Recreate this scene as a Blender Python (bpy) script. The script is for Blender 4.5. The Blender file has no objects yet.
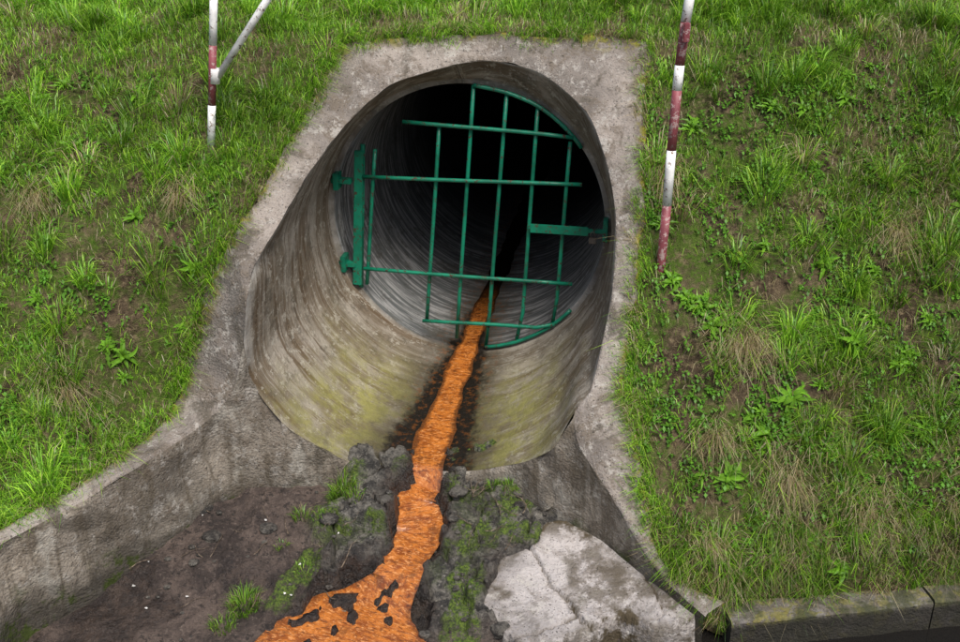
import bpy, bmesh, math, numpy as np
from mathutils import Vector, noise as mn
rng=np.random.default_rng(7)
sc=bpy.context.scene
sc.view_settings.view_transform='Standard'; sc.view_settings.look='None'; sc.view_settings.exposure=0
# ---------------------------------------------------------------- numpy noise
def _h(ix,iy,s):
    n=(ix*374761393+iy*668265263+s*974634777)&0xffffffff
    n=((n^(n>>13))*1274126177)&0xffffffff
    n=(n^(n>>16))&0xffffffff
    return n/4294967295.0
def vnoise(x,y,s=0):
    x=np.asarray(x,float);y=np.asarray(y,float)
    ix=np.floor(x).astype(np.int64);iy=np.floor(y).astype(np.int64)
    fx=x-ix;fy=y-iy;fx=fx*fx*(3-2*fx);fy=fy*fy*(3-2*fy)
    a=_h(ix,iy,s);b=_h(ix+1,iy,s);c=_h(ix,iy+1,s);d=_h(ix+1,iy+1,s)
    return (a+(b-a)*fx)*(1-fy)+(c+(d-c)*fx)*fy
def fbm(x,y,o=4,s=0):
    r=0;a=.5;t=0
    for i in range(o):
        r=r+a*vnoise(x*2**i+i*17.3,y*2**i-i*9.1,s+i);t+=a;a*=.5
    return r/t
def voro(x,y,s=0):
    ix=np.floor(x).astype(np.int64);iy=np.floor(y).astype(np.int64)
    d1=np.full(x.shape,9.);d2=np.full(x.shape,9.);idv=np.zeros(x.shape)
    for i in(-1,0,1):
        for j in(-1,0,1):
            cx=ix+i;cy=iy+j
            px=cx+_h(cx,cy,s);py=cy+_h(cx,cy,s+5)
            d=np.hypot(px-x,py-y);v=_h(cx,cy,s+9)
            n=d<d1
            d2=np.where(n,d1,np.minimum(d2,d));idv=np.where(n,v,idv);d1=np.where(n,d,d1)
    return d1,d2,idv
def sst(t):
    t=np.clip(t,0,1);return t*t*(3-2*t)
# ---------------------------------------------------------------- outline points unprojected from image pixels through the camera (metres)
OUT=np.array([(-6,2.72,.09),(-2.30,2.85,.08),(-1.88,3.43,.117),(-1.66,3.68,.16),(-1.47,3.96,.19),(-1.364,4.17,.27),(-1.297,4.27,.495),(-1.216,4.32,.72),
 (-1.126,4.40,.924),(-1.02,4.495,1.077),(-.876,4.81,1.308),(-.765,5.03,1.489),(-.674,5.216,1.663),(-.386,5.251,1.695),(0,5.255,1.70),(.386,5.247,1.691),
 (.796,5.233,1.675),(.786,5.02,1.444),(.743,4.67,1.065),(.69,4.34,.71),(.65,4.18,.54),(.62,4.08,.42),(.65,4.00,.34),(.68,3.91,.25),(.69,3.74,.06),(.74,3.57,-.12),(.86,3.49,-.21),(1.0,3.44,-.24)])
INN=np.array([(-6,2.62,.09),(-2.24,2.78,.08),(-1.84,3.35,.12),(-1.60,3.60,.15),(-1.36,3.855,.21),(-1.215,4.08,.23),(-1.09,4.14,.36),(-1.03,4.18,.59),
 (-1.0,4.19,.78),(-.98,4.32,.89),(-.87,4.52,1.05),(-.76,4.74,1.21),(-.59,4.95,1.39),(-.38,5.09,1.52),(0,5.17,1.60),(.29,5.12,1.55),
 (.50,4.98,1.40),(.58,4.82,1.23),(.62,4.62,1.01),(.59,4.37,.74),(.54,4.22,.57),(.48,4.06,.41),(.41,4.00,.34),(.42,3.90,.23),(.55,3.75,.07),(.66,3.61,-.08),(.75,3.52,-.18),(.90,3.36,-.24)])
SL=np.array([(.0,3.46),(.09,3.70),(.24,3.80),(.29,3.93),(.52,3.88),(.66,3.74),(.80,3.56),(.90,3.40),(.70,3.345),(.58,3.40),(.40,3.34),(.22,3.22),(.08,3.34)])
PX,PY=np.append(OUT[:,0],[2.0,3.6,400,400,-400,-400]),np.append(OUT[:,1],[3.585,3.80,3.9,.6,.6,2.72])
PX=np.insert(PX,0,-400.);PY=np.insert(PY,0,2.70);PX=PX[:-1];PY=PY[:-1]
def poly_in(x,y,PX,PY):
    r=np.zeros(x.shape,bool);n=len(PX)
    for i in range(n):
        x1,y1,x2,y2=PX[i],PY[i],PX[(i+1)%n],PY[(i+1)%n]
        if y1==y2:continue
        c=((y1>y)!=(y2>y))&(x<(x2-x1)*(y-y1)/(y2-y1)+x1)
        r^=c
    return r
def inside(x,y):return poly_in(x,y,PX,PY)
LX=np.append(OUT[:,0],[2.0,3.6,9]);LY=np.append(OUT[:,1],[3.585,3.80,3.9])
def edist(x,y,LX=LX,LY=LY):
    d=np.full(x.shape,1e9)
    for i in range(len(LX)-1):
        ax,ay=LX[i],LY[i];bx,by=LX[i+1]-ax,LY[i+1]-ay
        t=np.clip(((x-ax)*bx+(y-ay)*by)/(bx*bx+by*by),0,1)
        d=np.minimum(d,np.hypot(x-ax-t*bx,y-ay-t*by))
    return d
def catmull(P,n):
    P=np.asarray(P,float);o=[]
    for i in range(len(P)-1):
        p0=P[max(i-1,0)];p1=P[i];p2=P[i+1];p3=P[min(i+2,len(P)-1)]
        for k in range(n):
            t=k/n
            c=.5*((2*p1)+(-p0+p2)*t+(2*p0-5*p1+4*p2-p3)*t*t+(-p0+3*p1-3*p2+p3)*t**3)
            l=p1+(p2-p1)*t
            o.append(c*.7+l*.3)
    o.append(P[-1]);return np.array(o)
ctl=catmull(OUT[1:],3)
def base(x,y):
    w=sst((-x-.3)/1.0)
    zr=-.2+1.083*(y-3.5);zl=np.maximum(1.717+.95*(y-5.27),.10)
    z=zl*w+zr*(1-w)
    up=1.717+.25*(y-5.27);up=np.minimum(up,2.6)
    k=.06
    h=np.clip(.5+.5*(up-z)/k,0,1)
    return up*(1-h)+z*h-k*h*(1-h)
ctlb=base(ctl[:,0],ctl[:,1])
def bank(x,y):
    b=base(x,y);num=np.zeros(x.shape);den=np.full(x.shape,1e-6);mx=np.zeros(x.shape)
    near=(np.abs(x)<3)&(y<6)&(y>2)
    if near.any():
        xx=x[near];yy=y[near];nu=np.zeros(xx.shape);de=np.full(xx.shape,1e-6);m=np.zeros(xx.shape)
        for i in range(len(ctl)):
            d2=(xx-ctl[i,0])**2+(yy-ctl[i,1])**2
            w=np.exp(-d2/(.09**2))+.02*np.exp(-d2/.2**2);nu+=w*(ctl[i,2]-.015-ctlb[i]);de+=w;m=np.maximum(m,np.exp(-d2/.24**2))
        num[near]=nu;den[near]=de;mx[near]=m
    b=b+num/den*np.clip(mx*1.25,0,1)
    ed=edist(x,y);f=sst(ed/.18)
    b=b+f*((fbm(x*1.7,y*1.7,3,3)-.5)*.16+(fbm(x*7,y*7,4,8)-.5)*.12)+(fbm(x*25,y*25,3,12)-.5)*.030*np.clip(f+.3,0,1)
    edw=ed+(fbm(x*6,y*6,3,19)-.5)*.10
    dr=np.where(x>.8,np.minimum(edw,9),9.);b=b-.13*(1-sst(dr/.07))*sst((x-.8)/.2)
    return b
# ---------------------------------------------------------------- mesh helpers
def link(o,parent=None):
    sc.collection.objects.link(o)
    if parent:o.parent=parent
    return o
def mesh_np(name,co,quads,mat=None,tris=None,smooth=True,parent=None):
    me=bpy.data.meshes.new(name)
    nq=len(quads);nt=0 if tris is None else len(tris)
    me.vertices.add(len(co));me.vertices.foreach_set('co',np.ascontiguousarray(co,dtype=np.float32).ravel())
    li=np.asarray(quads,dtype=np.int32).ravel()
    if nt: li=np.concatenate([li,np.asarray(tris,dtype=np.int32).ravel()])
    me.loops.add(len(li));me.loops.foreach_set('vertex_index',li)
    me.polygons.add(nq+nt)
    st=np.concatenate([np.arange(nq)*4,nq*4+np.arange(nt)*3]).astype(np.int32)
    me.polygons.foreach_set('loop_start',st)
    me.update(calc_edges=True);me.validate()
    if smooth: me.polygons.foreach_set('use_smooth',np.ones(len(me.polygons),bool))
    o=bpy.data.objects.new(name,me)
    if mat:me.materials.append(mat)
    return link(o,parent)
def grid_faces(nu,nv):
    i=np.arange(nu-1)[:,None];j=np.arange(nv-1)[None,:]
    a=(i*nv+j).ravel();return np.stack([a,a+nv,a+nv+1,a+1],1)
def fattr(o,name,vals):
    a=o.data.attributes.new(name,'FLOAT','POINT');a.data.foreach_set('value',np.asarray(vals,np.float32).ravel())
def cattr(o,name,cols):
    a=o.data.attributes.new(name,'FLOAT_COLOR','POINT')
    c=np.ones((len(cols),4),np.float32);c[:,:3]=cols;a.data.foreach_set('color',c.ravel())
def n3(p,sc_,s=0):
    return mn.noise(Vector((p[0]*sc_+s,p[1]*sc_,p[2]*sc_)))
# ---------------------------------------------------------------- node helpers
class M:
    def __init__(s,name):
        s.m=bpy.data.materials.new(name);s.m.use_nodes=True;s.t=s.m.node_tree;s.n=s.t.nodes;s.l=s.t.links
        s.b=s.n['Principled BSDF'];s.co=s.n.new('ShaderNodeTexCoord').outputs['Object']
    def node(s,t,**k):
        n=s.n.new(t)
        for a,b in k.items():setattr(n,a,b)
        return n
    def inp(s,sock,v):
        if hasattr(v,'links'):s.l.new(v,sock)
        elif isinstance(v,(tuple,list)) and len(v)==3 and sock.type=='RGBA':sock.default_value=(*v,1)
        else:sock.default_value=v
    def map(s,vec,scale):
        n=s.node('ShaderNodeMapping');s.l.new(vec,n.inputs[0]);n.inputs['Scale'].default_value=scale;return n.outputs[0]
    def noise(s,scale,detail=5,rough=.6,vec=None,dist=0):
        n=s.node('ShaderNodeTexNoise');s.l.new(vec or s.co,n.inputs['Vector'])
        n.inputs['Scale'].default_value=scale;n.inputs['Detail'].default_value=min(detail,4);n.inputs['Roughness'].default_value=rough;n.inputs['Distortion'].default_value=dist
        return n.outputs['Fac']
    def vor(s,scale,feature='F1',vec=None):
        n=s.node('ShaderNodeTexVoronoi');n.feature=feature;s.l.new(vec or s.co,n.inputs['Vector']);n.inputs['Scale'].default_value=scale
        return n.outputs['Distance']
    def ramp(s,f,a,b,lo=0.,hi=1.):
        n=s.node('ShaderNodeMapRange');n.interpolation_type='SMOOTHSTEP';s.l.new(f,n.inputs[0])
        for i,v in zip((1,2,3,4),(a,b,lo,hi)):n.inputs[i].default_value=v
        return n.outputs[0]
    def mix(s,f,a,b,mode='MIX'):
        n=s.node('ShaderNodeMix',data_type='RGBA',blend_type=mode)
        s.inp(n.inputs[0],f);s.inp(n.inputs[6],a);s.inp(n.inputs[7],b);return n.outputs[2]
    def math(s,op,a,b=0.,c=None):
        n=s.node('ShaderNodeMath',operation=op);s.inp(n.inputs[0],a);s.inp(n.inputs[1],b)
        if c is not None:s.inp(n.inputs[2],c)
        return n.outputs[0]
    def attr(s,name):
        return s.node('ShaderNodeAttribute',attribute_name=name)
    def bump(s,h,st,dist,prev=None):
        n=s.node('ShaderNodeBump');n.inputs['Strength'].default_value=st;n.inputs['Distance'].default_value=dist
        s.l.new(h,n.inputs['Height'])
        if prev:s.l.new(prev,n.inputs['Normal'])
        return n.outputs[0]
    def out(s,col,rough=.9,normal=None,spec=.3):
        s.inp(s.b.inputs['Base Color'],col);s.inp(s.b.inputs['Roughness'],rough);s.b.inputs['Specular IOR Level'].default_value=spec
        if normal:s.l.new(normal,s.b.inputs['Normal'])
        return s.m
# ---------------------------------------------------------------- materials
def mat_concrete(name,light=1.,tint=(.30,.27,.235),wall=False,kerb=False,slab=False):
    m=M(name)
    big=m.noise(2.4,4,.6);mid=m.noise(7,6,.8,dist=.4);fine=m.noise(80,5,.75);spk=m.vor(90)
    c=m.mix(m.ramp(big,.38,.62),tuple(.6*v*light for v in tint),tuple(1.12*v*light for v in tint))
    c=m.mix(m.ramp(mid,.47,.62,0,.45 if slab else .75),c,tuple(v*light for v in (.15,.12,.09)))
    c=m.mix(m.ramp(m.noise(13,6,.85),.53,.64,0,.6),c,tuple(v*light for v in (.44,.41,.365)))
    c=m.mix(m.ramp(m.noise(4.0,4,.75,dist=.8),.54,.65,0,.5 if slab else .8),c,tuple(v*light for v in (.10,.085,.065)))
    c=m.mix(m.ramp(fine,.54,.70,0,.45),c,(.07,.06,.05))
    c=m.mix(m.ramp(spk,.06,.22,.5,0),c,(.50,.47,.42))
    c=m.mix(m.ramp(m.noise(110,2,.5),.63,.69,0,.8),c,(.04,.035,.03))
    e=m.attr('edge').outputs['Fac']
    c=m.mix(m.math('MULTIPLY',e,m.ramp(m.noise(11,5,.7),.38,.55)),c,(.075,.058,.035))
    mo=m.math('MULTIPLY',e,m.ramp(m.noise(14,5,.7,dist=.5),.48,.58,0,0 if slab else 1))
    c=m.mix(mo,c,m.mix(m.noise(60,3,.6),(.10,.12,.012),(.34,.28,.03)))
    if wall:
        c=m.mix(m.ramp(m.noise(1.2,6,.75,vec=m.map(m.co,(9,9,1.2)),dist=.4),.46,.66,0,.75),c,(.10,.08,.055))
        c=m.mix(m.ramp(m.noise(1.0,6,.75,vec=m.map(m.co,(5,5,3))),.54,.68,0,.6),c,(.44,.41,.35))
        z=m.node('ShaderNodeSeparateXYZ');m.l.new(m.co,z.inputs[0])
        zz=m.math('ADD',z.outputs[2],m.math('MULTIPLY',m.noise(9,4,.6),.25))
        c=m.mix(m.ramp(zz,-.16,.06,.85,0),c,(.05,.043,.033))
        c=m.mix(m.math('MULTIPLY',m.ramp(zz,-.12,.02,1,0),m.ramp(m.noise(8,4,.8),.5,.62)),c,(.045,.06,.012))
    if kerb:
        z=m.node('ShaderNodeSeparateXYZ');m.l.new(m.co,z.inputs[0])
        c=m.mix(m.ramp(m.noise(5,4,.7),.42,.58,0,.85),c,(.05,.055,.025))
        c=m.mix(m.ramp(z.outputs[2],-.30,-.265,.9,0),c,(.03,.027,.022))
    b=m.bump(fine,.6,.012);b=m.bump(mid,.6,.03,b);b=m.bump(spk,.4,.006,b)
    return m.out(c,.92,b,.25)
CON=mat_concrete('weathered_concrete',1.03,(.29,.25,.215));WALL=mat_concrete('stained_concrete_wall',.95,(.29,.25,.20),True)
CONL=mat_concrete('pale_concrete',1.08,(.40,.365,.345),slab=True)
KERBM=mat_concrete('kerb_concrete',.75,(.28,.255,.23),kerb=True)
def mat_pipe():
    m=M('pipe_interior_concrete')
    uv=m.node('ShaderNodeUVMap').outputs[0];sp=m.node('ShaderNodeSeparateXYZ');m.l.new(uv,sp.inputs[0])
    th,s=sp.outputs[0],sp.outputs[1]
    soft=m.noise(3.2,4,.6,dist=.3)
    n1=m.noise(1.2,7,.65,vec=m.map(uv,(.9,6,1)),dist=.15)
    n2=m.noise(2.4,6,.7,vec=m.map(uv,(.6,17,1)),dist=.08)
    blot=m.noise(8,6,.8)
    c=m.mix(m.ramp(soft,.38,.62),(.17,.14,.10),(.33,.29,.235))
    c=m.mix(m.ramp(n1,.42,.60,.0,.85),c,(.125,.088,.052))
    c=m.mix(m.ramp(n2,.50,.66,0,.4),c,(.42,.385,.32))
    c=m.mix(m.ramp(m.noise(1.7,6,.65,vec=m.map(uv,(.7,9,1)),dist=.15),.53,.64,0,.8),c,(.09,.055,.025))
    c=m.mix(m.ramp(blot,.52,.66,0,.6),c,(.08,.065,.045))
    c=m.mix(m.ramp(m.noise(19,4,.8),.54,.64,0,.6),c,(.44,.41,.34))
    c=m.mix(m.ramp(m.noise(70,4,.75),.55,.68,0,.5),c,(.06,.05,.04))
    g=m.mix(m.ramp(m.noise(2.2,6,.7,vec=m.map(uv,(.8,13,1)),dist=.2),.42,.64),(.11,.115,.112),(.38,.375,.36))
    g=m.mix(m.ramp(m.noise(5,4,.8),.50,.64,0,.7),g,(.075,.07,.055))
    g=m.mix(m.ramp(s,-2.6,-.7,1,0),g,(.015,.015,.015))  # darkness of the deep barrel painted in: wall colour fades to near black
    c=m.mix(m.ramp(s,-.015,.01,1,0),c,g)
    ath=m.math('ABSOLUTE',th)
    wob=m.math('MULTIPLY',m.math('SUBTRACT',m.noise(2.5,5,.7,vec=uv),.5),.9)
    al=m.math('MULTIPLY',m.ramp(m.math('ADD',ath,wob),.45,1.15,1,0),m.ramp(s,.05,.7))
    c=m.mix(m.math('MULTIPLY',al,m.ramp(m.noise(6,6,.8),.36,.60,.2,.9)),c,m.mix(m.noise(20,5,.8),(.12,.12,.028),(.38,.35,.10)))
    wid=m.math('MULTIPLY_ADD',s,.13,.11)
    d=m.math('SUBTRACT',m.math('ADD',ath,m.math('MULTIPLY',m.math('SUBTRACT',m.noise(5,5,.8,vec=uv),.5),.30)),wid)
    wet=m.ramp(d,-.02,.06,1,0)
    c=m.mix(m.ramp(d,.0,.34,.8,0),c,(.05,.04,.025))
    c=m.mix(wet,c,(.014,.011,.008))
    rust=m.math('MULTIPLY',m.ramp(ath,.1,.36,1,0),m.ramp(m.noise(30,4,.7),.52,.62))
    c=m.mix(m.math('MULTIPLY',rust,.6),c,(.16,.055,.012))
    e=m.attr('edge').outputs['Fac']
    c=m.mix(m.math('MULTIPLY',e,m.ramp(m.noise(14,4,.7),.3,.6,.2,.9)),c,(.52,.49,.44))
    b=m.bump(m.noise(70,5,.8),.5,.009);b=m.bump(n2,.2,.015,b);b=m.bump(blot,.45,.022,b)
    return m.out(c,m.ramp(d,-.02,.14,.35,.9),b,.35)
PIPE=mat_pipe()
def mat_stream():
    m=M('ochre_stream_water')
    uv=m.node('ShaderNodeUVMap').outputs[0]
    sp=m.node('ShaderNodeSeparateXYZ');m.l.new(uv,sp.inputs[0])
    n=m.noise(14,4,.7,vec=m.map(uv,(1.0,2.0,1)),dist=.6);f=m.noise(40,4,.75,vec=m.map(uv,(1,2.6,1)),dist=.5)
    c=m.mix(m.ramp(n,.36,.62),(.24,.062,.010),(.52,.165,.026))
    c=m.mix(m.ramp(f,.52,.62,0,.7),c,(.74,.34,.12))
    c=m.mix(m.ramp(m.noise(26,4,.8,vec=m.map(uv,(1,3.2,1)),dist=.5),.53,.62,0,.75),c,(.085,.028,.009))
    c=m.mix(m.ramp(m.noise(6,4,.8,vec=m.map(uv,(1.6,1,1))),.54,.66,0,.65),c,(.14,.045,.012))
    ed=m.attr('side').outputs['Fac']
    c=m.mix(m.ramp(m.math('ADD',ed,m.math('MULTIPLY',m.math('SUBTRACT',m.noise(22,4,.8),.5),.8)),.62,.92,0,.85),c,(.075,.028,.010))
    c=m.mix(m.ramp(sp.outputs[1],5.0,5.9,1,0),c,(.01,.006,.003))  # shade inside the pipe put into the water colour, near black upstream
    b=m.bump(m.noise(50,3,.6,vec=m.map(uv,(1,2.6,1)),dist=.4),.4,.008);b=m.bump(n,.3,.010,b)
    return m.out(c,m.ramp(f,.4,.6,.24,.08),b,.9)
STREAM=mat_stream()
def mat_bed():
    m=M('mud_and_rubble')
    r=m.attr('rub').outputs['Fac'];mo=m.attr('moss').outputs['Fac'];wt=m.attr('wet').outputs['Fac']
    mud=m.mix(m.ramp(m.noise(4,6,.75),.40,.60),(.042,.029,.023),(.112,.080,.063))
    mud=m.mix(m.ramp(m.noise(50,5,.8),.55,.66,0,.7),mud,(.17,.13,.105))
    mud=m.mix(m.ramp(m.noise(28,4,.8),.54,.62,0,.85),mud,(.018,.013,.010))
    ru=m.mix(m.ramp(m.noise(14,6,.8),.40,.60),(.030,.027,.023),(.16,.145,.12))
    ru=m.mix(m.ramp(m.noise(60,4,.8),.55,.66,0,.8),ru,(.27,.25,.21))
    ru=m.mix(m.ramp(m.noise(35,4,.8),.56,.64,0,.8),ru,(.02,.017,.014))
    c=m.mix(r,mud,ru)
    mm=m.math('MULTIPLY',mo,m.ramp(m.noise(22,5,.85),.40,.52))
    c=m.mix(mm,c,m.mix(m.ramp(m.noise(90,4,.7),.35,.65),(.024,.045,.005),(.13,.19,.018)))
    c=m.mix(wt,c,m.mix(m.ramp(m.noise(16,4,.8),.45,.6),(.016,.011,.009),(.045,.030,.022)))
    b=m.bump(m.noise(55,6,.8),1,.018);b=m.bump(m.noise(15,5,.7),.7,.035,b)
    return m.out(c,m.ramp(wt,0,1,.75,.26),b,.5)
BED=mat_bed()
def mat_soil():
    m=M('bank_soil')
    c=m.mix(m.ramp(m.noise(5,6,.7),.35,.65),(.046,.032,.020),(.13,.095,.058))
    c=m.mix(m.ramp(m.noise(40,6,.8),.50,.64,0,.8),c,(.23,.175,.10))
    c=m.mix(m.math('MULTIPLY',m.ramp(m.noise(4,5,.7),.40,.56,.0,.85),m.ramp(m.noise(30,4,.8),.38,.55,.25,1)),c,m.mix(m.noise(50,4,.7),(.03,.065,.008),(.10,.175,.018)))
    b=m.bump(m.noise(50,6,.8),1,.02);b=m.bump(m.noise(16,4,.7),.7,.03,b)
    return m.out(c,.95,b,.1)
SOIL=mat_soil()
def mat_leaf(name,tr=.35,gloss=.12):
    m=M(name);a=m.attr('col').outputs['Color']
    d=m.node('ShaderNodeBsdfDiffuse');m.l.new(a,d.inputs[0])
    t=m.node('ShaderNodeBsdfTranslucent');m.l.new(m.mix(.6,a,(.9,1,.3),'MULTIPLY'),t.inputs[0])
    g=m.node('ShaderNodeBsdfGlossy');g.inputs['Roughness'].default_value=.4;g.inputs[0].default_value=(.7,.8,.7,1)
    x=m.node('ShaderNodeMixShader');x.inputs[0].default_value=tr;m.l.new(d.outputs[0],x.inputs[1]);m.l.new(t.outputs[0],x.inputs[2])
    y=m.node('ShaderNodeMixShader');y.inputs[0].default_value=gloss*.4;m.l.new(x.outputs[0],y.inputs[1]);m.l.new(g.outputs[0],y.inputs[2])
    m.l.new(y.outputs[0],m.n['Material Output'].inputs[0]);return m.m
GRASS=mat_leaf('grass_blades',.3,.1);LEAF=mat_leaf('broad_leaf',.2,.04)
def mat_paint(name,col,rust,amt=.6,rough=.4,scale=40):
    m=M(name)
    n=m.noise(scale,5,.75);v=m.noise(7,3,.6)
    c=m.mix(m.ramp(v,.35,.65),tuple(.7*q for q in col),tuple(min(1,1.2*q) for q in col))
    c=m.mix(m.ramp(n,amt,amt+.07),c,rust)
    b=m.bump(n,.3,.004)
    return m.out(c,m.ramp(n,amt,amt+.07,rough,.85),b,.4)
GREEN=mat_paint('green_paint',(.006,.17,.095),(.07,.03,.018),.56,.35)
WHITE=mat_paint('white_paint_worn',(.80,.78,.75),(.22,.15,.11),.57,.5,45)
RED=mat_paint('red_paint_faded',(.24,.06,.07),(.40,.28,.26),.53,.5,40)
DARKM=mat_paint('bare_dark_metal',(.06,.035,.03),(.12,.07,.04),.55,.6)
BRASS=mat_paint('padlock_metal',(.12,.10,.08),(.10,.06,.03),.58,.35)
# ---------------------------------------------------------------- bank terrain
near_x=np.arange(-3.6,3.6001,.028);near_y=np.arange(2.55,6.8,.028)
xs=np.concatenate([[-400,-150,-60,-25,-12,-7,-5,-4.2],near_x,[4.2,5,7,12,25,60,150,400]])
ys=np.concatenate([near_y,[7.2,8,9.5,12,18,35,80,200,500]])
X,Y=np.meshgrid(xs,ys,indexing='ij');Z=bank(X.ravel(),Y.ravel());ins=inside(X.ravel(),Y.ravel())
Z=Z-np.where(ins,.05,0)
q=grid_faces(len(xs),len(ys));keep=~ins[q].all(1)
mesh_np('grassy_bank',np.stack([X.ravel(),Y.ravel(),Z],1),q[keep],SOIL)
prof=[(-500,1.05),(-60,1.0),(-6,1.0),(-1.2,.98),(-.7,.9),(.0,.25),(.6,-.5),(1.0,-.75),(3,-.75),(6.5,-.80)]
gx=np.array([-400,-100,-30,-10,-5,0,5,10,30,100,400.])
co=np.array([(x,y,z) for x in gx for (y,z) in prof])
mesh_np('ground',co,grid_faces(len(gx),len(prof)),SOIL)
# ---------------------------------------------------------------- concrete headwall
N=9
Oc=catmull(OUT,N);Ic=catmull(INN,N);ncol=len(Oc)
ts=np.linspace(0,1,16)
co=[];edge=[]
for k in range(ncol):
    o=Oc[k];i=Ic[k]
    for t in [-1]+list(ts):
        if t<0: p=o+np.array([0,0,-.16]);e=.6
        else:
            p=o*(1-t)+i*t;p=p+np.array([0,0,.012])
            e=max(0,1-t*3.0)
            if t in(0,1): p=p-np.array([0,0,.012])
            a=n3(p,9)*.020+n3(p,28)*.012+n3(p,55)*.005
            p=p+np.array([0,-.5,.8])*a*(1 if 0<t<1 else .5)
            if t==0:
                dr=(o-i);dr=dr/np.linalg.norm(dr);p=p+dr*(n3(p,6,5)*.045+n3(p,20,9)*.03)
        co.append(p);edge.append(e)
head=bpy.data.objects.new('concrete_culvert_headwall',None);link(head)
f=mesh_np('face',np.array(co),grid_faces(ncol,17),CON,parent=head);fattr(f,'edge',edge)
def resample(P,n):
    P=np.array(P,float);d=np.concatenate([[0],np.cumsum(np.linalg.norm(np.diff(P,axis=0),axis=1))]);t=np.linspace(0,d[-1],n)
    return np.stack([np.interp(t,d,P[:,k]) for k in range(3)],1)
def wing(name,cols,sub):
    R=26;C=[resample(c,R) for c in cols];C=np.array(C)
    fine=[]
    for r in range(R):fine.append(catmull(C[:,r],sub))
    G=np.transpose(np.array(fine),(1,0,2));co=G.reshape(-1,3).copy()
    for n,p in enumerate(co):
        r=n%R
        if r>0:
            co[n]=p+np.array([.5,-.7,0])*(n3(p,5)*.030+n3(p,18)*.012+n3(p,45)*.005)
    o=mesh_np(name,co,grid_faces(G.shape[0],R),WALL,parent=head);fattr(o,'edge',np.zeros(len(co)));return o
I=INN
wing('wing_wall_a',[[I[0],(-6,2.64,-.8)],[I[1],(-2.2,2.84,-.6)],[I[2],(-1.82,3.34,-.5)],[I[3],(-1.57,3.62,-.5)],[I[4],(-1.33,3.88,-.45)],[I[5],(-1.15,4.07,-.4)],
 [I[6],(-1.04,4.14,.15),(-.93,4.14,-.4)],[I[7],(-1.03,4.2,.41),(-.96,4.18,.27),(-.86,4.17,.14),(-.70,4.18,.02),(-.66,4.17,-.35)]],9)
wing('wing_wall_b',[[I[22],(.32,3.94,.19),(.24,4.0,.06),(.2,4.02,-.4)],[I[23],(.33,3.93,-.4)],[I[24],(.52,3.79,-.4)],[I[25],(.65,3.63,-.45)],[I[26],(.76,3.53,-.5)],[I[27],(.90,3.37,-.5)]],9)
AZ=math.radians(10);A=np.array([math.sin(AZ),math.cos(AZ),0]);S=np.array([math.cos(AZ),-math.sin(AZ),0]);UPV=np.array([0,0,1.]);C0=np.array([-.07,5.30,.735])
rim=[tuple(I[k]) for k in range(7,23)]+[(.32,3.94,.19),(.22,4.01,.08),(.09,4.10,-.01),(-.05,4.14,-.06),(-.23,4.18,-.085),(-.44,4.17,-.08),(-.60,4.17,-.03),(-.70,4.18,.02),(-.86,4.17,.14),(-.96,4.18,.27),(-1.03,4.2,.41)]
rimc=catmull(rim+[rim[0]],8)[:-1]
nr=len(rimc)
co=[];uv=[];ed=[]
nl=24
RI=.722
def ang(p):
    d=p-C0;return math.atan2(d@S,-(d@UPV))
for k,p in enumerate(rimc):
    a=ang(p);s0=-((p-C0)@A)
    c=C0+.75*(S*math.sin(a)-UPV*math.cos(a))
    for j in range(nl):
        t=j/(nl-1);q=p*(1-t)+c*t
        dd=q-C0;ax=dd@A;rad=dd-A*ax;r=np.linalg.norm(rad)
        rr=r+(n3(q,4)*.010+n3(q,13)*.005)*(1 if 0<j<nl-1 else .3)*(.3 if abs(a)<.3 else 1)
        q=C0+A*ax+rad/r*rr
        co.append(q);uv.append((a,s0*(1-t)));ed.append(max(0,1-t*14) if abs(a)>1.2 else 0)
    for (b,r) in [(.003,.748),(.006,RI+.004),(.014,RI),(.3,RI),(.6,RI),(1.0,RI),(1.6,RI),(2.5,RI),(4,RI),(6,RI),(9,RI)]:
        bot=max(0,math.cos(a))**3
        r=r+(.75-.002-r)*bot if r<.75 else r
        co.append(C0+A*b+r*(S*math.sin(a)-UPV*math.cos(a)));uv.append((a,-b+.004));ed.append(0)
    co.append(C0+A*9);uv.append((0,-9));ed.append(0)
R=nl+12
i=np.arange(nr)[:,None];j=np.arange(R-1)[None,:]
a=(i*R+j).ravel();b=(((i+1)%nr)*R+j).ravel()
q=np.stack([a,b,b+1,a+1],1)
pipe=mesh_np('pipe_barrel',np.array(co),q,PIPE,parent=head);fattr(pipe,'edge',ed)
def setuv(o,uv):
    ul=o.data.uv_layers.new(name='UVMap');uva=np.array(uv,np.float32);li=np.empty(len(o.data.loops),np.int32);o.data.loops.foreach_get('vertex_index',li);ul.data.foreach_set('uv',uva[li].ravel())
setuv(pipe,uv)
lo=[k for k in range(nr) if abs(ang(rimc[k]))<1.25 and rimc[k][2]<.2]
lo=sorted(lo,key=lambda k:rimc[k][0])
co=[]
for k in lo:
    p=rimc[k]
    for t in (0,.02,.08,.2,.3):
        co.append(p+np.array([n3(p+t,12)*.02,(-.004 if t else 0)+n3(p+2*t,14)*.03*(t>0),-t]))
l=mesh_np('outlet_lip',np.array(co),grid_faces(len(lo),5),WALL,parent=head);fattr(l,'edge',np.zeros(len(co)))
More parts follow.
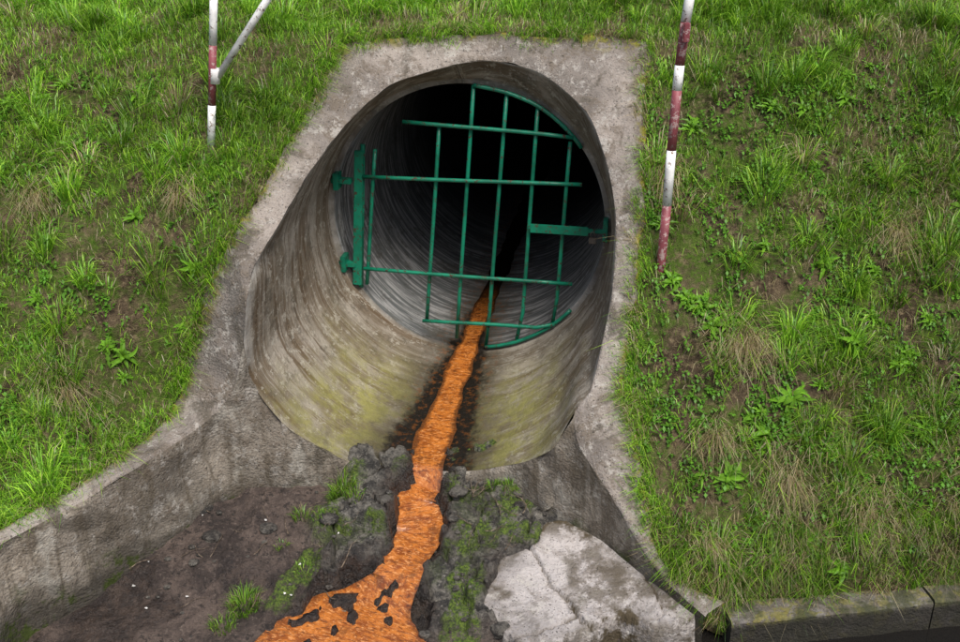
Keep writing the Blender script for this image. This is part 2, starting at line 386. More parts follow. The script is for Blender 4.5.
# ---------------------------------------------------------------- stream bed
CL=np.array([(-.245,4.30,-.14,.07),(-.24,4.17,-.14,.07),(-.296,4.07,-.165,.080),(-.262,3.885,-.20,.085),(-.325,3.70,-.225,.078),(-.36,3.60,-.25,.09),(-.42,3.53,-.315,.15),(-.47,3.45,-.325,.23),(-.52,3.33,-.335,.28),(-.62,3.0,-.36,.33),(-.8,2.4,-.40,.4)])
CLc=catmull(CL,10)
def cl_near(x,y):
    best=np.full(x.shape,1e9);z=np.zeros(x.shape)
    for c in CLc:
        d=np.hypot(x-c[0],y-c[1])-c[3];n=d<best
        best=np.where(n,d,best);z=np.where(n,c[2],z)
    return best,z
SLX=np.append(SL[:,0],SL[0,0]);SLY=np.append(SL[:,1],SL[0,1])
def bed(x,y):
    b=np.interp(y,[2.0,3.0,3.3,3.55,3.7,3.95,4.2,4.4],[-.5,-.40,-.35,-.32,-.25,-.20,-.14,-.12])
    b=b+(fbm(x*3,y*3,4,21)-.5)*.06+(fbm(x*16,y*16,4,25)-.5)*.03
    d,cz=cl_near(x+ (fbm(x*9,y*9,3,31)-.5)*.12+(fbm(x*30,y*30,2,37)-.5)*.03,y+(fbm(x*9,y*9,3,35)-.5)*.12)
    lw=sst((x+.84+ .35*(fbm(x*4,y*4,2,50)-.5)+(3.55-y)*.2)/.12)
    rw=1-sst((x-.42)/.12)
    fr=sst((y-3.30)/.10)
    rub=lw*rw*np.where(x<-.45,sst((y-3.46)/.08),fr)
    sin_=poly_in(x,y,SL[:,0],SL[:,1]);sdd=np.where(sin_,edist(x,y,SLX,SLY),0);sl=sst(sdd/.05)
    wx=x+(fbm(x*8,y*8,3,60)-.5)*.08;wy=y+(fbm(x*8,y*8,3,64)-.5)*.08
    d1,d2,idv=voro(wx*5.0,wy*6.5,71);cr=sst((d2-d1)/.10)
    e1,e2,ide=voro(wx*15,wy*17,77);cr2=sst((e2-e1)/.2)
    plate=(.02+.10*idv)*cr+(.022*ide)*cr2+(fbm(x*40,y*40,3,90)-.5)*.022
    b=b+rub*(1-sl)*plate
    b=b+(1-rub)*.02*ide*cr2*sst((fbm(x*5,y*5,3,33)-.5)/.08)
    ch=sst(d/.03)
    b=np.where(d<.03,cz-.03+(b-cz+.03)*ch,b)
    isl=sst((fbm(x*13,y*13,3,131)-.61)/.05)*sst((3.66-y)/.08)*.045
    b=np.where((d<0),cz-.03+isl,b)
    b=b-.3*sst((x-.80)/.15)-.25*sst((3.42-y)/.1)*sst((x-.15)/.3)-.09*sl
    wet=np.clip((1-sst((d-.02)/.08)),0,1)*.9
    wet=np.maximum(wet,.62*sst((.58-fbm(x*4,y*4,4,44))/.12)*(1-rub)*sst((3.85-y+.25*(-1.1-x))/.25))
    wet=np.maximum(wet,.5*rub*sst((.47-fbm(x*7,y*7,3,47))/.06))
    moss=rub*sst((fbm(x*6,y*6,3,101)-.50)/.05)*sst((d-.02)/.05)*np.where(idv>.25,1,.2)
    for (ax,ay,bx_,by_,rr_) in [(.07,3.97,.28,4.10,.035),(-.09,3.35,-.05,3.64,.045),(-.72,4.02,-.58,4.10,.03),(-.82,3.56,-.72,3.70,.03)]:
        vx,vy=bx_-ax,by_-ay;t=np.clip(((x-ax)*vx+(y-ay)*vy)/(vx*vx+vy*vy),0,1);dm=np.hypot(x-ax-t*vx,y-ay-t*vy)
        k_=1-sst((dm-rr_+.10*(fbm(x*12,y*12,3,151)-.5)*1.6)/.03);moss=np.maximum(moss,k_*sst((d-.01)/.03));b=b+k_*.010*(1+fbm(x*30,y*30,2,9))*sst((d-.01)/.03)*(1-sl)
    return b,rub,moss,wet
bx=np.arange(-2.4,1.5,.008);by=np.arange(2.7,4.32,.008)
X,Y=np.meshgrid(bx,by,indexing='ij');x=X.ravel();y=Y.ravel();b,rub,moss,wet=bed(x,y)
o=mesh_np('stream_bed',np.stack([x,y,b],1),grid_faces(len(bx),len(by)),BED)
fattr(o,'rub',rub);fattr(o,'moss',moss);fattr(o,'wet',wet)
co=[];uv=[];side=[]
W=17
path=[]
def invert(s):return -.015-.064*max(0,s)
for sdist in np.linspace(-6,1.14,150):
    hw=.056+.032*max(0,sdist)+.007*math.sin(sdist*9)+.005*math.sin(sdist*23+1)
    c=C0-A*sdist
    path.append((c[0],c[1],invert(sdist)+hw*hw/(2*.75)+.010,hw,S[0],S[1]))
npipe=len(path)
for kk in range(12,len(CLc)):
    cpt=CLc[kk];nx=CLc[min(kk+1,len(CLc)-1)][:2]-CLc[kk-1][:2];nx=nx/np.linalg.norm(nx)
    path.append((cpt[0],cpt[1],cpt[2]-.007,cpt[3]*1.25,-nx[1],nx[0]))
L=0
for k,(cx,cy,cz,hw,sx,sy) in enumerate(path):
    if k:L+=math.hypot(cx-path[k-1][0],cy-path[k-1][1])
    for w in range(W):
        t=w/(W-1)*2-1
        wob=1+.22*mn.noise(Vector((L*9,t*.7,2.)))+.10*mn.noise(Vector((L*28,t*.7,4.))) if k<npipe else 1
        x_=cx+sx*t*hw*wob;y_=cy+sy*t*hw*wob
        z_=cz+((.004*mn.noise(Vector((x_*26,y_*18,3)))+.002*mn.noise(Vector((x_*60,y_*50,8)))) if k>=npipe else .003*mn.noise(Vector((x_*40,y_*20,3))))
        co.append((x_,y_,z_));uv.append((t*hw,L));side.append(abs(t)*(1 if k<npipe else .8))
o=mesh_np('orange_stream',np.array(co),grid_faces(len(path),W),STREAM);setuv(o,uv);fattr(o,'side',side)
m=M('dark_water');wn=m.bump(m.noise(9,3,.5),.15,.02);WATER=m.out((.012,.011,.010),.08,wn,.5)
gx=np.array([-400,-100,-30,-10,-3,3,10,30,100,400.]);gy=np.array([.3,1,2,3,3.3,3.6,3.86])
co=np.array([(a,b_,-.40) for a in gx for b_ in gy]);mesh_np('water',co,grid_faces(len(gx),len(gy)),WATER)
# ---------------------------------------------------------------- pale concrete slab, cracked in pieces
sx=np.arange(-.1,1.0,.007);sy=np.arange(3.1,4.05,.007);X,Y=np.meshgrid(sx,sy,indexing='ij');x=X.ravel();y=Y.ravel()
wx=x+(fbm(x*9,y*9,4,5)-.5)*.07+(fbm(x*35,y*35,2,6)-.5)*.015;wy=y+(fbm(x*9,y*9,4,15)-.5)*.07+(fbm(x*35,y*35,2,16)-.5)*.015
r=poly_in(wx,wy,SL[:,0],SL[:,1])
dd=edist(wx,wy,SLX,SLY);sd=np.where(r,dd,-dd)
c1,c2,cid=voro(wx*2.1+.4,wy*2.1,311);crk=1-sst((c2-c1)/.03)
top=np.interp(y,[3.2,3.9],[-.305,-.175])+(fbm(x*3,y*3,3,55)-.5)*.015+(fbm(x*20,y*20,4,58)-.5)*.010+(cid-.5)*.02+(cid-.5)*.05*(x-.4)-crk*.02
z=top-.18*(1-sst((sd+.012)/.014))
q=grid_faces(len(sx),len(sy));keep=(sd[q]>-.05).any(1)
o=mesh_np('concrete_slab',np.stack([x,y,z],1),q[keep],CONL);fattr(o,'edge',np.clip(np.clip(1-sd/.035,0,1)*.7+crk*.8+.8*sst((y-3.78)/.08)+.7*sst((fbm(x*4,y*4,3,66)-.56)/.05),0,1))
# ---------------------------------------------------------------- kerb
bm=bmesh.new()
back=[(.99,3.44),(1.85,3.562),(2.7,3.68),(3.6,3.80),(5.5,3.85),(8,3.88)];w=.09
for k in range(len(back)-1):
    a=np.array(back[k]);b=np.array(back[k+1]);d=(b-a)/np.linalg.norm(b-a);nrm=np.array([d[1],-d[0]])
    a2=a+d*.004;b2=b-d*.004;zt=-.258+.006*((k*7)%3-1);ns=40
    prevr=None
    for s_ in range(ns+1):
        c=a2+(b2-a2)*s_/ns;ch=.010+.012*mn.noise(Vector((c[0]*9,c[1]*9,k)));ww=w+.012*mn.noise(Vector((c[0]*6,3,k)));dz=.006*mn.noise(Vector((c[0]*7,1,k)))
        row=[(-.04,zt+dz-.3),(-.04,zt+dz),(ww*.5,zt+dz+.002),(ww-ch,zt+dz),(ww,zt+dz-ch),(ww+.003,-.7)]
        vs=[bm.verts.new((c[0]+nrm[0]*u,c[1]+nrm[1]*u,zz)) for u,zz in row]
        if prevr:
            for i in range(5):bm.faces.new((prevr[i],prevr[i+1],vs[i+1],vs[i]))
        else:bm.faces.new(vs)
        prevr=vs
    bm.faces.new(prevr[::-1])
bmesh.ops.recalc_face_normals(bm,faces=bm.faces)
me=bpy.data.meshes.new('kerb');bm.to_mesh(me);bm.free();me.materials.append(KERBM);o=link(bpy.data.objects.new('concrete_kerb',me));fattr(o,'edge',np.full(len(me.vertices),.5))
# ---------------------------------------------------------------- tubes
def tube(name,pts,r,mat,parent,seg=10,r2=None):
    bm=bmesh.new();rings=[];pts=[Vector(p) for p in pts]
    for i,p in enumerate(pts):
        d=(pts[min(i+1,len(pts)-1)]-pts[max(i-1,0)]).normalized()
        u=d.orthogonal().normalized() if i==0 else (u-d*u.dot(d)).normalized()
        v=d.cross(u);rr=r if r2 is None else r+(r2-r)*i/(len(pts)-1)
        rings.append([bm.verts.new(p+(u*math.cos(2*math.pi*k/seg)+v*math.sin(2*math.pi*k/seg))*rr) for k in range(seg)])
    for i in range(len(rings)-1):
        for k in range(seg):bm.faces.new((rings[i][k],rings[i][(k+1)%seg],rings[i+1][(k+1)%seg],rings[i+1][k]))
    bm.faces.new(rings[0][::-1]);bm.faces.new(rings[-1])
    for f_ in bm.faces:f_.smooth=len(f_.verts)==4
    bmesh.ops.recalc_face_normals(bm,faces=bm.faces)
    me=bpy.data.meshes.new(name);bm.to_mesh(me);bm.free();me.materials.append(mat)
    return link(bpy.data.objects.new(name,me),parent)
def box(name,c,ax,half,mat,parent,bev=.003):
    bm=bmesh.new();bmesh.ops.create_cube(bm,size=2)
    for v in bm.verts:
        q=Vector(c)
        for k in range(3):q=q+Vector(ax[k])*(v.co[k]*half[k])
        v.co=q
    bmesh.ops.recalc_face_normals(bm,faces=bm.faces)
    bmesh.ops.bevel(bm,geom=list(bm.edges),offset=bev,segments=2,affect='EDGES')
    me=bpy.data.meshes.new(name);bm.to_mesh(me);bm.free();me.materials.append(mat)
    return link(bpy.data.objects.new(name,me),parent)
# ---------------------------------------------------------------- green grate
grate=bpy.data.objects.new('green_metal_grate',None);link(grate)
def G(q,h,back=0.):
    q=q*.98+.02;h=h*.98+.035;r=math.hypot(q,h)
    if r>.728:q*=.728/r;h*=.728/r
    return C0+S*q+UPV*h+A*(back-.012)
def seg(name,a,b,r,back=0.,n=6,bow=.004):
    P=[]
    for i in range(n+1):
        t=i/n;q=a[0]+(b[0]-a[0])*t;h=a[1]+(b[1]-a[1])*t
        P.append(G(q,h,back+bow*math.sin(t*math.pi*2+a[0]*7)))
    return tube(name,P,r,GREEN,grate)
H=[((-.35,.50),(.54,.46)),((-.58,.19),(.59,.21)),((-.60,-.34),(.56,-.35)),((-.27,-.63),(.50,-.62))]
V=[((-.16,.49),(-.25,-.63)),((.02,.70),(-.08,-.73)),((.19,.67),(.09,-.80)),((.35,.61),(.28,-.78)),((.52,.43),(.47,-.62)),((-.51,.34),(-.59,-.44))]
for k,(a,b) in enumerate(H):seg('cross_bar_%d'%(k+1),a,b,.0105,-.010)
for k,(a,b) in enumerate(V):seg('upright_bar_%d'%(k+1),a,b,.0105,.008)
def arc(name,pts):
    P=catmull([(a,b,0) for a,b in pts],4);tube(name,[G(p[0],p[1],-.001) for p in P],.0105,GREEN,grate)
arc('arc_upper',[(.02,.70),(.19,.67),(.35,.61),(.49,.52),(.59,.41)])
arc('arc_lower',[(.56,-.51),(.44,-.66),(.28,-.77),(.09,-.81)])
a=G(-.595,.33);b=G(-.655,-.45);d=(b-a);ln=np.linalg.norm(d);d=d/ln;w_=np.cross(d,A)
box('hinge_post',(a+b)/2,(w_,d,A),(.024,ln/2,.012),GREEN,grate)
tube('hinge_pin',[G(-.58,.36,.02),G(-.64,-.47,.02)],.013,GREEN,grate)
for n_,h_ in (('hinge_bracket_upper',.16),('hinge_bracket_lower',-.32)):
    p=G(-.70,h_);box(n_,p,(S,UPV,A),(.055,.014,.02),GREEN,grate)
    p=G(-.725,h_);box(n_+'_plate',p,(S,UPV,A),(.014,.045,.04),GREEN,grate)
p=(G(.32,-.035,-.025)+G(.64,-.04,-.025))/2;box('lock_bar',p,(S,UPV,A),(.15,.024,.006),GREEN,grate)
p=G(.52,-.035,-.018);box('lock_bar_back',p,(S,UPV,A),(.20,.012,.006),GREEN,grate)
p=G(.725,-.03,0);box('lock_bracket',p,(S,UPV,A),(.012,.062,.03),GREEN,grate)
p=G(.66,-.080,-.04);box('padlock_body',p,(S,UPV,A),(.020,.017,.009),BRASS,grate)
c=G(.66,-.055,-.04);tube('padlock_shackle',[c+S*(.013*math.cos(t))+UPV*(.022*math.sin(t)) for t in np.linspace(0,math.pi,9)],.003,BRASS,grate)
# ---------------------------------------------------------------- striped posts
def post(pts,cols,r,name='striped_marker_post'):
    e=bpy.data.objects.new(name,None);link(e)
    for k in range(len(pts)-1):
        a,b=np.array(pts[k]),np.array(pts[k+1])
        tube('band_%d'%(k+1),[a+(b-a)*t for t in (0,.5,1)],r,cols[k],e,14)
    return e
k=1.02
def kk(p):return (p[0]*k,4.763,2.63+(p[2]-2.63)*k)
e=post([(-1.245,4.763,1.10),kk((-1.206,0,1.323)),kk((-1.183,0,1.504)),kk((-1.151,0,1.765)),kk((-1.127,0,1.96)),kk((-1.10,0,2.17)),kk((-1.085,0,2.27))],[DARKM,WHITE,RED,WHITE,RED,WHITE],.0175)
tube('brace',[kk((-1.142,0,1.63)),kk((-.902,0,1.952)),kk((-.72,0,2.20))],.0165,WHITE,e,14)
tube('brace_collar',[kk((-1.160,0,1.60)),kk((-1.152,0,1.665))],.023,WHITE,e,14)
e=post([(.812,4.47,.65),(.82,4.457,1.113),(.821,4.457,1.361),(.825,4.457,1.619),(.828,4.457,1.723),(.838,4.457,1.897),(.853,4.457,2.05),(.863,4.457,2.2)],[RED,WHITE,RED,WHITE,RED,WHITE,RED],.0205)
box('rail_clip',(.838,4.425,1.86),((1,0,0),(0,1,0),(0,0,1)),(.014,.015,.04),RED,e,.005)
# ---------------------------------------------------------------- grass
GRN=np.array([(.15,.31,.020),(.21,.40,.026),(.30,.48,.042),(.07,.17,.012),(.15,.32,.030)]);STRAW=np.array([(.40,.32,.17),(.29,.22,.11),(.47,.40,.25)])
B={k:[] for k in('p','h','w','dx','dy','lean','c','drop')}
def add(x,y,z,h,w,ang_,lean,col,drop=None):
    n=len(x);B['p'].append(np.stack([x,y,z],1));B['h'].append(h);B['w'].append(w);B['dx'].append(np.cos(ang_));B['dy'].append(np.sin(ang_));B['lean'].append(lean);B['c'].append(col)
    B['drop'].append(np.zeros(n) if drop is None else drop)
def pick(x,y,n,dry):
    t=fbm(x*1.6,y*1.6,3,200);i=rng.integers(0,5,n)
    c=GRN[i]*(.55+1.1*t)[:,None]*rng.uniform(.75,1.3,(n,1))*(1.14-.2*sst(x/.8))[:,None]
    s=STRAW[rng.integers(0,3,n)]*rng.uniform(.7,1.2,(n,1));m_=rng.random(n)<dry
    return np.where(m_[:,None],s,c)
def dens(x,y):return fbm(x*2.3,y*2.3,4,140)
n=330000
x=rng.uniform(-3.1,3.1,n);y=rng.uniform(2.9,6.4,n)
ok=~inside(x,y);x,y=x[ok],y[ok]
ed=edist(x,y);den=dens(x,y);den2=fbm(x*9,y*9,3,150)
right=sst((x-.4)/.4)
v=den*.55+den2*.45-.06*right*sst((4.9-y)/.5)+.035*(1-right)
pr=sst((v-.40)/.12);pr=np.where(y>5.1,np.maximum(pr,.7),pr)
pr=np.maximum(pr,.08+.14*(1-right))
ok=(rng.random(len(x))<pr)&(ed>.006);x,y,den,ed,v=x[ok],y[ok],den[ok],ed[ok],v[ok];n=len(x)
patch=sst((fbm(x*1.9,y*1.9,3,170)-.55)/.06)
dry=.07+.6*sst((.47-v)/.08)+.2*(1-sst(ed/.10))+.45*patch*sst((x-.3)/.3)+.14*patch
h=rng.uniform(.024,.065,n)*(.6+1.2*den)+.008
add(x,y,bank(x,y)-.004,h,rng.uniform(.0020,.0036,n),rng.uniform(0,6.283,n),rng.uniform(.2,1.2,n),pick(x,y,n,dry))
tn=2600
tx=rng.uniform(-3.1,3.1,tn);ty=rng.uniform(2.9,6.3,tn);ok=(~inside(tx,ty))&(edist(tx,ty)>.02)&((dens(tx,ty)>.46)|(rng.random(tn)<.3));tx,ty=tx[ok],ty[ok]
big=rng.random(len(tx))<.40
cnt=np.where(big,rng.integers(60,150,len(tx)),rng.integers(15,50,len(tx)));idx=np.repeat(np.arange(len(tx)),cnt);n=len(idx)
rad=(np.where(big,rng.uniform(.03,.065,len(tx)),rng.uniform(.012,.035,len(tx))))[idx]*np.sqrt(rng.random(n));a_=rng.uniform(0,6.283,n)
x=tx[idx]+rad*np.cos(a_);y=ty[idx]+rad*np.sin(a_)
th=(np.where(big,rng.uniform(.10,.20,len(tx)),rng.uniform(.05,.11,len(tx))))[idx];ok=~inside(x,y)
x,y,idx2,a_,th,rad=x[ok],y[ok],idx[ok],a_[ok],th[ok],rad[ok];n=len(x)
tc=rng.uniform(.6,1.3,len(tx))[idx2][:,None]
tdry=np.where(rng.random(len(tx))<.10,.6,.05)[idx2]
add(x,y,bank(x,y)-.006,th*rng.uniform(.5,1.15,n),rng.uniform(.0028,.0050,n),a_+rng.normal(0,.5,n),rng.uniform(.35,1.4,n),pick(x,y,n,tdry)*tc)
# flattened dead-grass mats
for (cx,cy,rr_,cn_) in [(1.17,4.20,.13,900),(1.30,3.78,.12,700),(1.62,3.72,.12,600),(2.15,3.85,.14,700),(.93,3.62,.08,500),(1.9,4.55,.12,500),(-1.75,4.0,.10,400),(-2.0,4.6,.10,350),(.85,4.75,.08,300),(1.0,3.9,.09,400),(-1.35,4.6,.08,250),(2.4,5.2,.12,350)]:
    r_=rr_*np.abs(rng.normal(0,.6,cn_));a_=rng.uniform(0,6.283,cn_);x=cx+r_*np.cos(a_)*1.4;y=cy+r_*np.sin(a_);ok=~inside(x,y);x,y=x[ok],y[ok];n=len(x)
    add(x,y,bank(x,y)+.004,rng.uniform(.04,.11,n),rng.uniform(.0018,.0034,n),rng.normal(-1.57,1.0,n),rng.uniform(1.2,1.9,n),pick(x,y,n,np.full(n,.92)),drop=rng.uniform(.3,.9,n))
nc=260;kx0=rng.uniform(.85,3.5,nc);cn=rng.integers(10,70,nc);ii=np.repeat(np.arange(nc),cn);n=len(ii)
kx=kx0[ii]+rng.normal(0,.03,n);ky=np.interp(kx,[.85,1.0,2.0,3.6],[3.50,3.45,3.59,3.805])+rng.uniform(-.01,.16,nc)[ii]+rng.normal(0,.015,n)
ok=~inside(kx,ky);kx,ky,ii=kx[ok],ky[ok],ii[ok];n=len(kx)
dd_=rng.uniform(.0,1.3,nc)[ii]*rng.uniform(.4,1.2,n)
add(kx,ky,bank(kx,ky),rng.uniform(.04,.13,nc)[ii]*rng.uniform(.5,1.3,n),rng.uniform(.002,.0036,n),rng.normal(-1.5708,.9,n),rng.uniform(.4,1.5,n),pick(kx,ky,n,np.where(rng.random(nc)<.55,.8,.15)[ii])*rng.uniform(.5,1.05,nc)[ii][:,None],drop=dd_)
seglist=OUT[1:]
nc=560;si=rng.integers(0,len(seglist)-1,nc);t=rng.random(nc)[:,None];p=seglist[si]*(1-t)+seglist[si+1]*t
dr=seglist[si+1]-seglist[si];nrm=np.stack([-dr[:,1],dr[:,0]],1);nrm/=np.linalg.norm(nrm,axis=1)[:,None]
cn=rng.integers(6,55,nc);ii=np.repeat(np.arange(nc),cn);n=len(ii)
off=rng.uniform(-.02,.05,nc)[ii];x=p[ii,0]+nrm[ii,0]*off+rng.normal(0,.018,n);y=p[ii,1]+nrm[ii,1]*off+rng.normal(0,.018,n)
add(x,y,bank(x,y)-.004,rng.uniform(.03,.13,nc)[ii]*rng.uniform(.5,1.2,n),rng.uniform(.002,.0038,n),np.arctan2(-nrm[ii,1],-nrm[ii,0])+rng.normal(0,.8,n),rng.uniform(.4,1.5,n),pick(x,y,n,np.where(rng.random(nc)<.3,.7,.08)[ii]))
for (cx,cy,rr,cnt_,hh) in [(-.98,3.52,.06,360,.08),(-1.05,3.42,.05,160,.06),(-.62,4.04,.05,260,.10),(-.56,3.98,.04,100,.07),(-.80,3.97,.04,90,.06),(-.70,3.88,.03,50,.05),(-.75,3.66,.04,70,.04),(-.06,3.50,.05,90,.03),(.06,4.06,.03,100,.05),(.14,4.03,.04,100,.05),(-.86,3.80,.03,40,.04)]:
    a_=rng.uniform(0,6.283,cnt_);r_=rr*np.sqrt(rng.random(cnt_));x=cx+r_*np.cos(a_);y=cy+r_*np.sin(a_)
    add(x,y,bed(x,y)[0]-.004,hh*rng.uniform(.4,1.1,cnt_),rng.uniform(.002,.0034,cnt_),a_+rng.normal(0,.5,cnt_),rng.uniform(.2,1,cnt_),pick(x,y,cnt_,.12)*.65)
p=np.concatenate(B['p']);h=np.concatenate(B['h']);w=np.concatenate(B['w']);dx=np.concatenate(B['dx']);dy=np.concatenate(B['dy']);ln=np.concatenate(B['lean']);c=np.concatenate(B['c']);dp=np.concatenate(B['drop'])
n=len(p);ra=rng.uniform(0,6.283,n);wx=np.cos(ra)*w*.5;wy=np.sin(ra)*w*.5
co=np.empty((n,5,3),np.float32)
m1x=dx*ln*h*.30;m1y=dy*ln*h*.30;m1z=h*(.58-.1*dp)
t1x=dx*ln*h*.90;t1y=dy*ln*h*.90;t1z=h*np.maximum(1-.48*ln,.30)-dp*h*.9
W3=np.stack([wx,wy,np.zeros(n)],1)
co[:,0]=p-W3;co[:,1]=p+W3;mid=p+np.stack([m1x,m1y,m1z],1);co[:,2]=mid-W3*.8;co[:,3]=mid+W3*.8;co[:,4]=p+np.stack([t1x,t1y,t1z],1)
b0=np.arange(n)*5
quads=np.stack([b0,b0+1,b0+3,b0+2],1);tris=np.stack([b0+2,b0+3,b0+4],1)
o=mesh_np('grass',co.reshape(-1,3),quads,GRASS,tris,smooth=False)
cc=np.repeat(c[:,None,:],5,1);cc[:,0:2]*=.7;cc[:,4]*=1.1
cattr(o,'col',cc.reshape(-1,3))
# ---------------------------------------------------------------- clover patches (small three-part leaves), one object
nc=380;cx=rng.uniform(.7,2.8,nc);cy=rng.uniform(3.6,5.2,nc);lf=rng.random(nc)<.3;cx=np.where(lf,-cx-.5,cx)
ii=np.repeat(np.arange(nc),rng.integers(5,28,nc));x=cx[ii]+rng.normal(0,.04,len(ii));y=cy[ii]+rng.normal(0,.04,len(ii))
ok=~inside(x,y)&(edist(x,y)>.02);x,y=x[ok],y[ok];n=len(x);z=bank(x,y)+rng.uniform(.012,.045,n)
V_=[];C_=[]
col=np.array([(.085,.21,.02)])*rng.uniform(.6,1.4,(n,1))
for k3 in range(3):
    a_=rng.uniform(0,.6,n)+k3*2.094;r_=rng.uniform(.005,.011,n);tl=rng.normal(0,.5,n)
    ux,uy=np.cos(a_),np.sin(a_);px_,py_=-uy,ux
    def P(f,s_,up):return np.stack([x+ux*r_*f+px_*r_*s_,y+uy*r_*f+py_*r_*s_,z+r_*(up+tl*f+.4*f*uy)],1)
    V_.append(np.stack([P(0,0,0),P(1.0,-.75,.15),P(1.9,0,-.1),P(1.0,.75,.15)],1));C_.append(np.repeat(col[:,None,:],4,1))
co=np.concatenate(V_).reshape(-1,3);cc=np.concatenate(C_).reshape(-1,3)
o=mesh_np('clover',co,np.arange(len(co)).reshape(-1,4),LEAF,smooth=False);cattr(o,'col',cc)
# ---------------------------------------------------------------- broad-leaved weeds
def weed_mesh(seed,kind):
    r=np.random.default_rng(seed);bm=bmesh.new();cl=bm.verts.layers.float_color.new('col')
    nl_=int(r.integers(12,24))
    for k in range(nl_):
        a=2*math.pi*k/nl_+r.normal(0,.5);L=r.uniform(.035,.10);W_=r.uniform(.005,.009) if kind==0 else r.uniform(.007,.012)
        el=r.uniform(.15,1.3);g=r.uniform(.5,1.35);nseg=9;cv=r.normal(0,.6)
        prev=None
        for i in range(nseg+1):
            t=i/nseg;aa=a+cv*t
            hz=L*(math.cos(el)*t+.12*t*t);zz=L*(math.sin(el)*t-.75*t*t*math.sin(el)-.10*t*t)+.004
            ww=W_*(math.sin(math.pi*min(1,t**.8*.98+.02))**.8)*((1+.45*((i%2)*2-1)) if kind==0 else 1)
            c_=Vector((math.cos(aa)*hz,math.sin(aa)*hz,zz));sd_=Vector((-math.sin(aa),math.cos(aa),0))
            row=[bm.verts.new(c_-sd_*ww+Vector((0,0,ww*.4))),bm.verts.new(c_),bm.verts.new(c_+sd_*ww+Vector((0,0,ww*.4)))]
            for q_,v_ in enumerate(row):
                f_=1.15 if q_==1 else 1
                v_[cl]=(.11*g*f_,.24*g*f_,.018*g,1)
            if prev:
                bm.faces.new((prev[0],row[0],row[1],prev[1]));bm.faces.new((prev[1],row[1],row[2],prev[2]))
            prev=row
    me=bpy.data.meshes.new('dandelion_leaves');bm.to_mesh(me);bm.free();me.materials.append(LEAF);return me
wm=[weed_mesh(s,s%2) for s in range(8)]
spots=[(1.72,4.28),(1.64,4.20),(.92,4.34),(.86,4.42),(1.02,4.25),(-1.58,4.21),(2.15,5.0),(1.2,3.92),(1.0,4.95),(1.35,4.05),(1.9,3.95),(1.05,3.8)]
for k in range(90):
    x_,y_=rng.uniform(.7,2.8) if k%3 else rng.uniform(-2.6,-1.2),rng.uniform(3.5,5.2)
    if not inside(np.array([x_]),np.array([y_]))[0] and edist(np.array([x_]),np.array([y_]))[0]>.05:spots.append((x_,y_))
for k,(x_,y_) in enumerate(spots):
    X_=np.array([x_]);Y_=np.array([y_]);z0=bank(X_,Y_)[0];gy=(bank(X_,Y_+.05)[0]-z0)/.05
    o=link(bpy.data.objects.new('dandelion_plant',wm[k%8]));o.location=(x_,y_,z0+.008);o.rotation_euler=(math.atan(gy)*.85,rng.normal(0,.15),rng.uniform(0,.8));s_=rng.uniform(.5,1.0) if k>=12 else rng.uniform(.9,1.3);o.scale=(s_,)*3
# ---------------------------------------------------------------- stones, twigs, litter
bm=bmesh.new()
def rock(cx,cy,cz,r,sq,seed):
    t=bmesh.new();bmesh.ops.create_icosphere(t,subdivisions=3,radius=1)
    for v in t.verts:
        d=v.co.copy();f_=1+.45*mn.noise(d*1.3+Vector((seed*3.1,0,0)))+.15*mn.noise(d*4+Vector((seed,5,0)))
        f_=min(f_,1.0)
        v.co=Vector((cx+d.x*r*f_,cy+d.y*r*f_*.8,cz+max(-.6,min(.55,d.z*f_))*r*sq*1.3))
    me=bpy.data.meshes.new('t');t.to_mesh(me);t.free();bm.from_mesh(me);bpy.data.meshes.remove(me)
rr=np.random.default_rng(3)
for k in range(260):
    x_=rr.uniform(-1.4,.55);y_=rr.uniform(3.3,4.12)
    b_,ru_,_,_=bed(np.array([x_]),np.array([y_]));d_,_=cl_near(np.array([x_]),np.array([y_]))
    if d_[0]<.0 and rr.random()<.9:continue
    if ru_[0]<.3 and rr.random()<.7:continue
    rock(x_,y_,b_[0]+.002,rr.choice([.006,.010,.016,.026,.045],p=[.34,.28,.2,.12,.06]),rr.uniform(.35,.8),k)
for f_ in bm.faces:f_.smooth=True
me=bpy.data.meshes.new('rubble_stones');bm.to_mesh(me);bm.free();me.materials.append(BED);o=link(bpy.data.objects.new('rubble_stones',me));fattr(o,'rub',np.ones(len(me.vertices)));fattr(o,'moss',np.zeros(len(me.vertices)));fattr(o,'wet',np.full(len(me.vertices),.25))
TW=mat_paint('twig_bark',(.10,.07,.045),(.22,.17,.12),.5,.8)
tw=bpy.data.objects.new('twigs',None);link(tw)
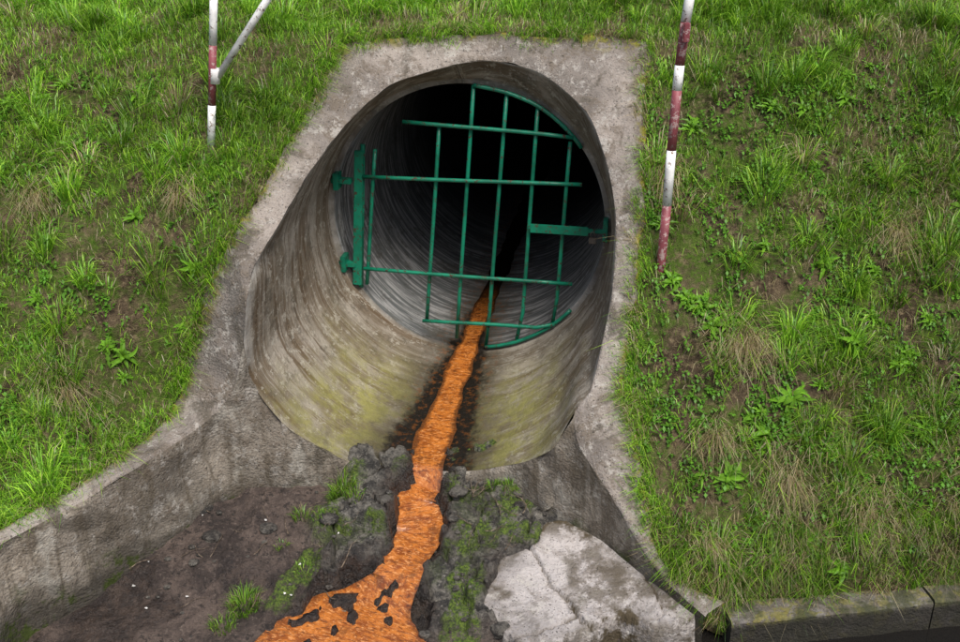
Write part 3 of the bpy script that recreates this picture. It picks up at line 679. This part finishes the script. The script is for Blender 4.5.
for k in range(40):
    x_=rr.uniform(-.12,.22) if k<20 else rr.uniform(-1.5,-.5);y_=rr.uniform(3.75,4.08) if k<20 else rr.uniform(3.5,4.0)
    a_=rr.uniform(0,3.14);L_=rr.uniform(.04,.17);P_=[]
    for t in np.linspace(-.5,.5,5):
        xx=x_+math.cos(a_)*L_*t;yy=y_+math.sin(a_)*L_*t+.01*math.sin(t*7+k);P_.append((xx,yy,bed(np.array([xx]),np.array([yy]))[0][0]+.008))
    zz=max(p_[2] for p_ in P_);P_=[(p_[0],p_[1],p_[2]*.3+zz*.7) for p_ in P_]
    tube('twig_%d'%k,P_,rr.uniform(.0012,.003),TW,tw,6,.0008)
LIT=mat_paint('pale_litter',(.62,.60,.56),(.3,.27,.22),.6,.7)
bm=bmesh.new()
for k in range(14):
    x_=rr.uniform(-1.5,-.6);y_=rr.uniform(3.45,4.0);z_=bed(np.array([x_]),np.array([y_]))[0][0]+.006;r_=rr.uniform(.004,.011)
    vs=[bm.verts.new((x_+math.cos(a_)*r_*rr.uniform(.5,1.2),y_+math.sin(a_)*r_*rr.uniform(.5,1.2),z_+rr.uniform(0,.006))) for a_ in np.linspace(0,5.2,5)]
    bm.faces.new(vs)
me=bpy.data.meshes.new('litter_scraps');bm.to_mesh(me);bm.free();me.materials.append(LIT);link(bpy.data.objects.new('litter_scraps',me))
# ---------------------------------------------------------------- light, sky, camera
w=bpy.data.worlds.new("World");sc.world=w;w.use_nodes=True;nt=w.node_tree
sky=nt.nodes.new('ShaderNodeTexSky');sky.sky_type='NISHITA';sky.sun_disc=False
sky.dust_density=3.0;sky.air_density=1.0
sund=Vector((.24,-.55,1.0)).normalized()
sky.sun_elevation=math.asin(sund.z);sky.sun_rotation=math.atan2(sund.x,sund.y)
nt.links.new(sky.outputs[0],nt.nodes['Background'].inputs[0]);nt.nodes['Background'].inputs[1].default_value=.15
sl=bpy.data.lights.new('sun','SUN');sl.energy=3.6;sl.angle=math.radians(26);sl.color=(1,.965,.91)
so=link(bpy.data.objects.new('sun',sl));so.rotation_euler=sund.to_track_quat('Z','Y').to_euler()
cam=bpy.data.cameras.new('camera');cam.lens=40.01;cam.sensor_width=36;cam.clip_end=2000;cam.clip_start=.05
cob=link(bpy.data.objects.new('camera',cam));cob.location=(0,0,2.63);cob.rotation_euler=(math.radians(65),0,0);sc.camera=cob
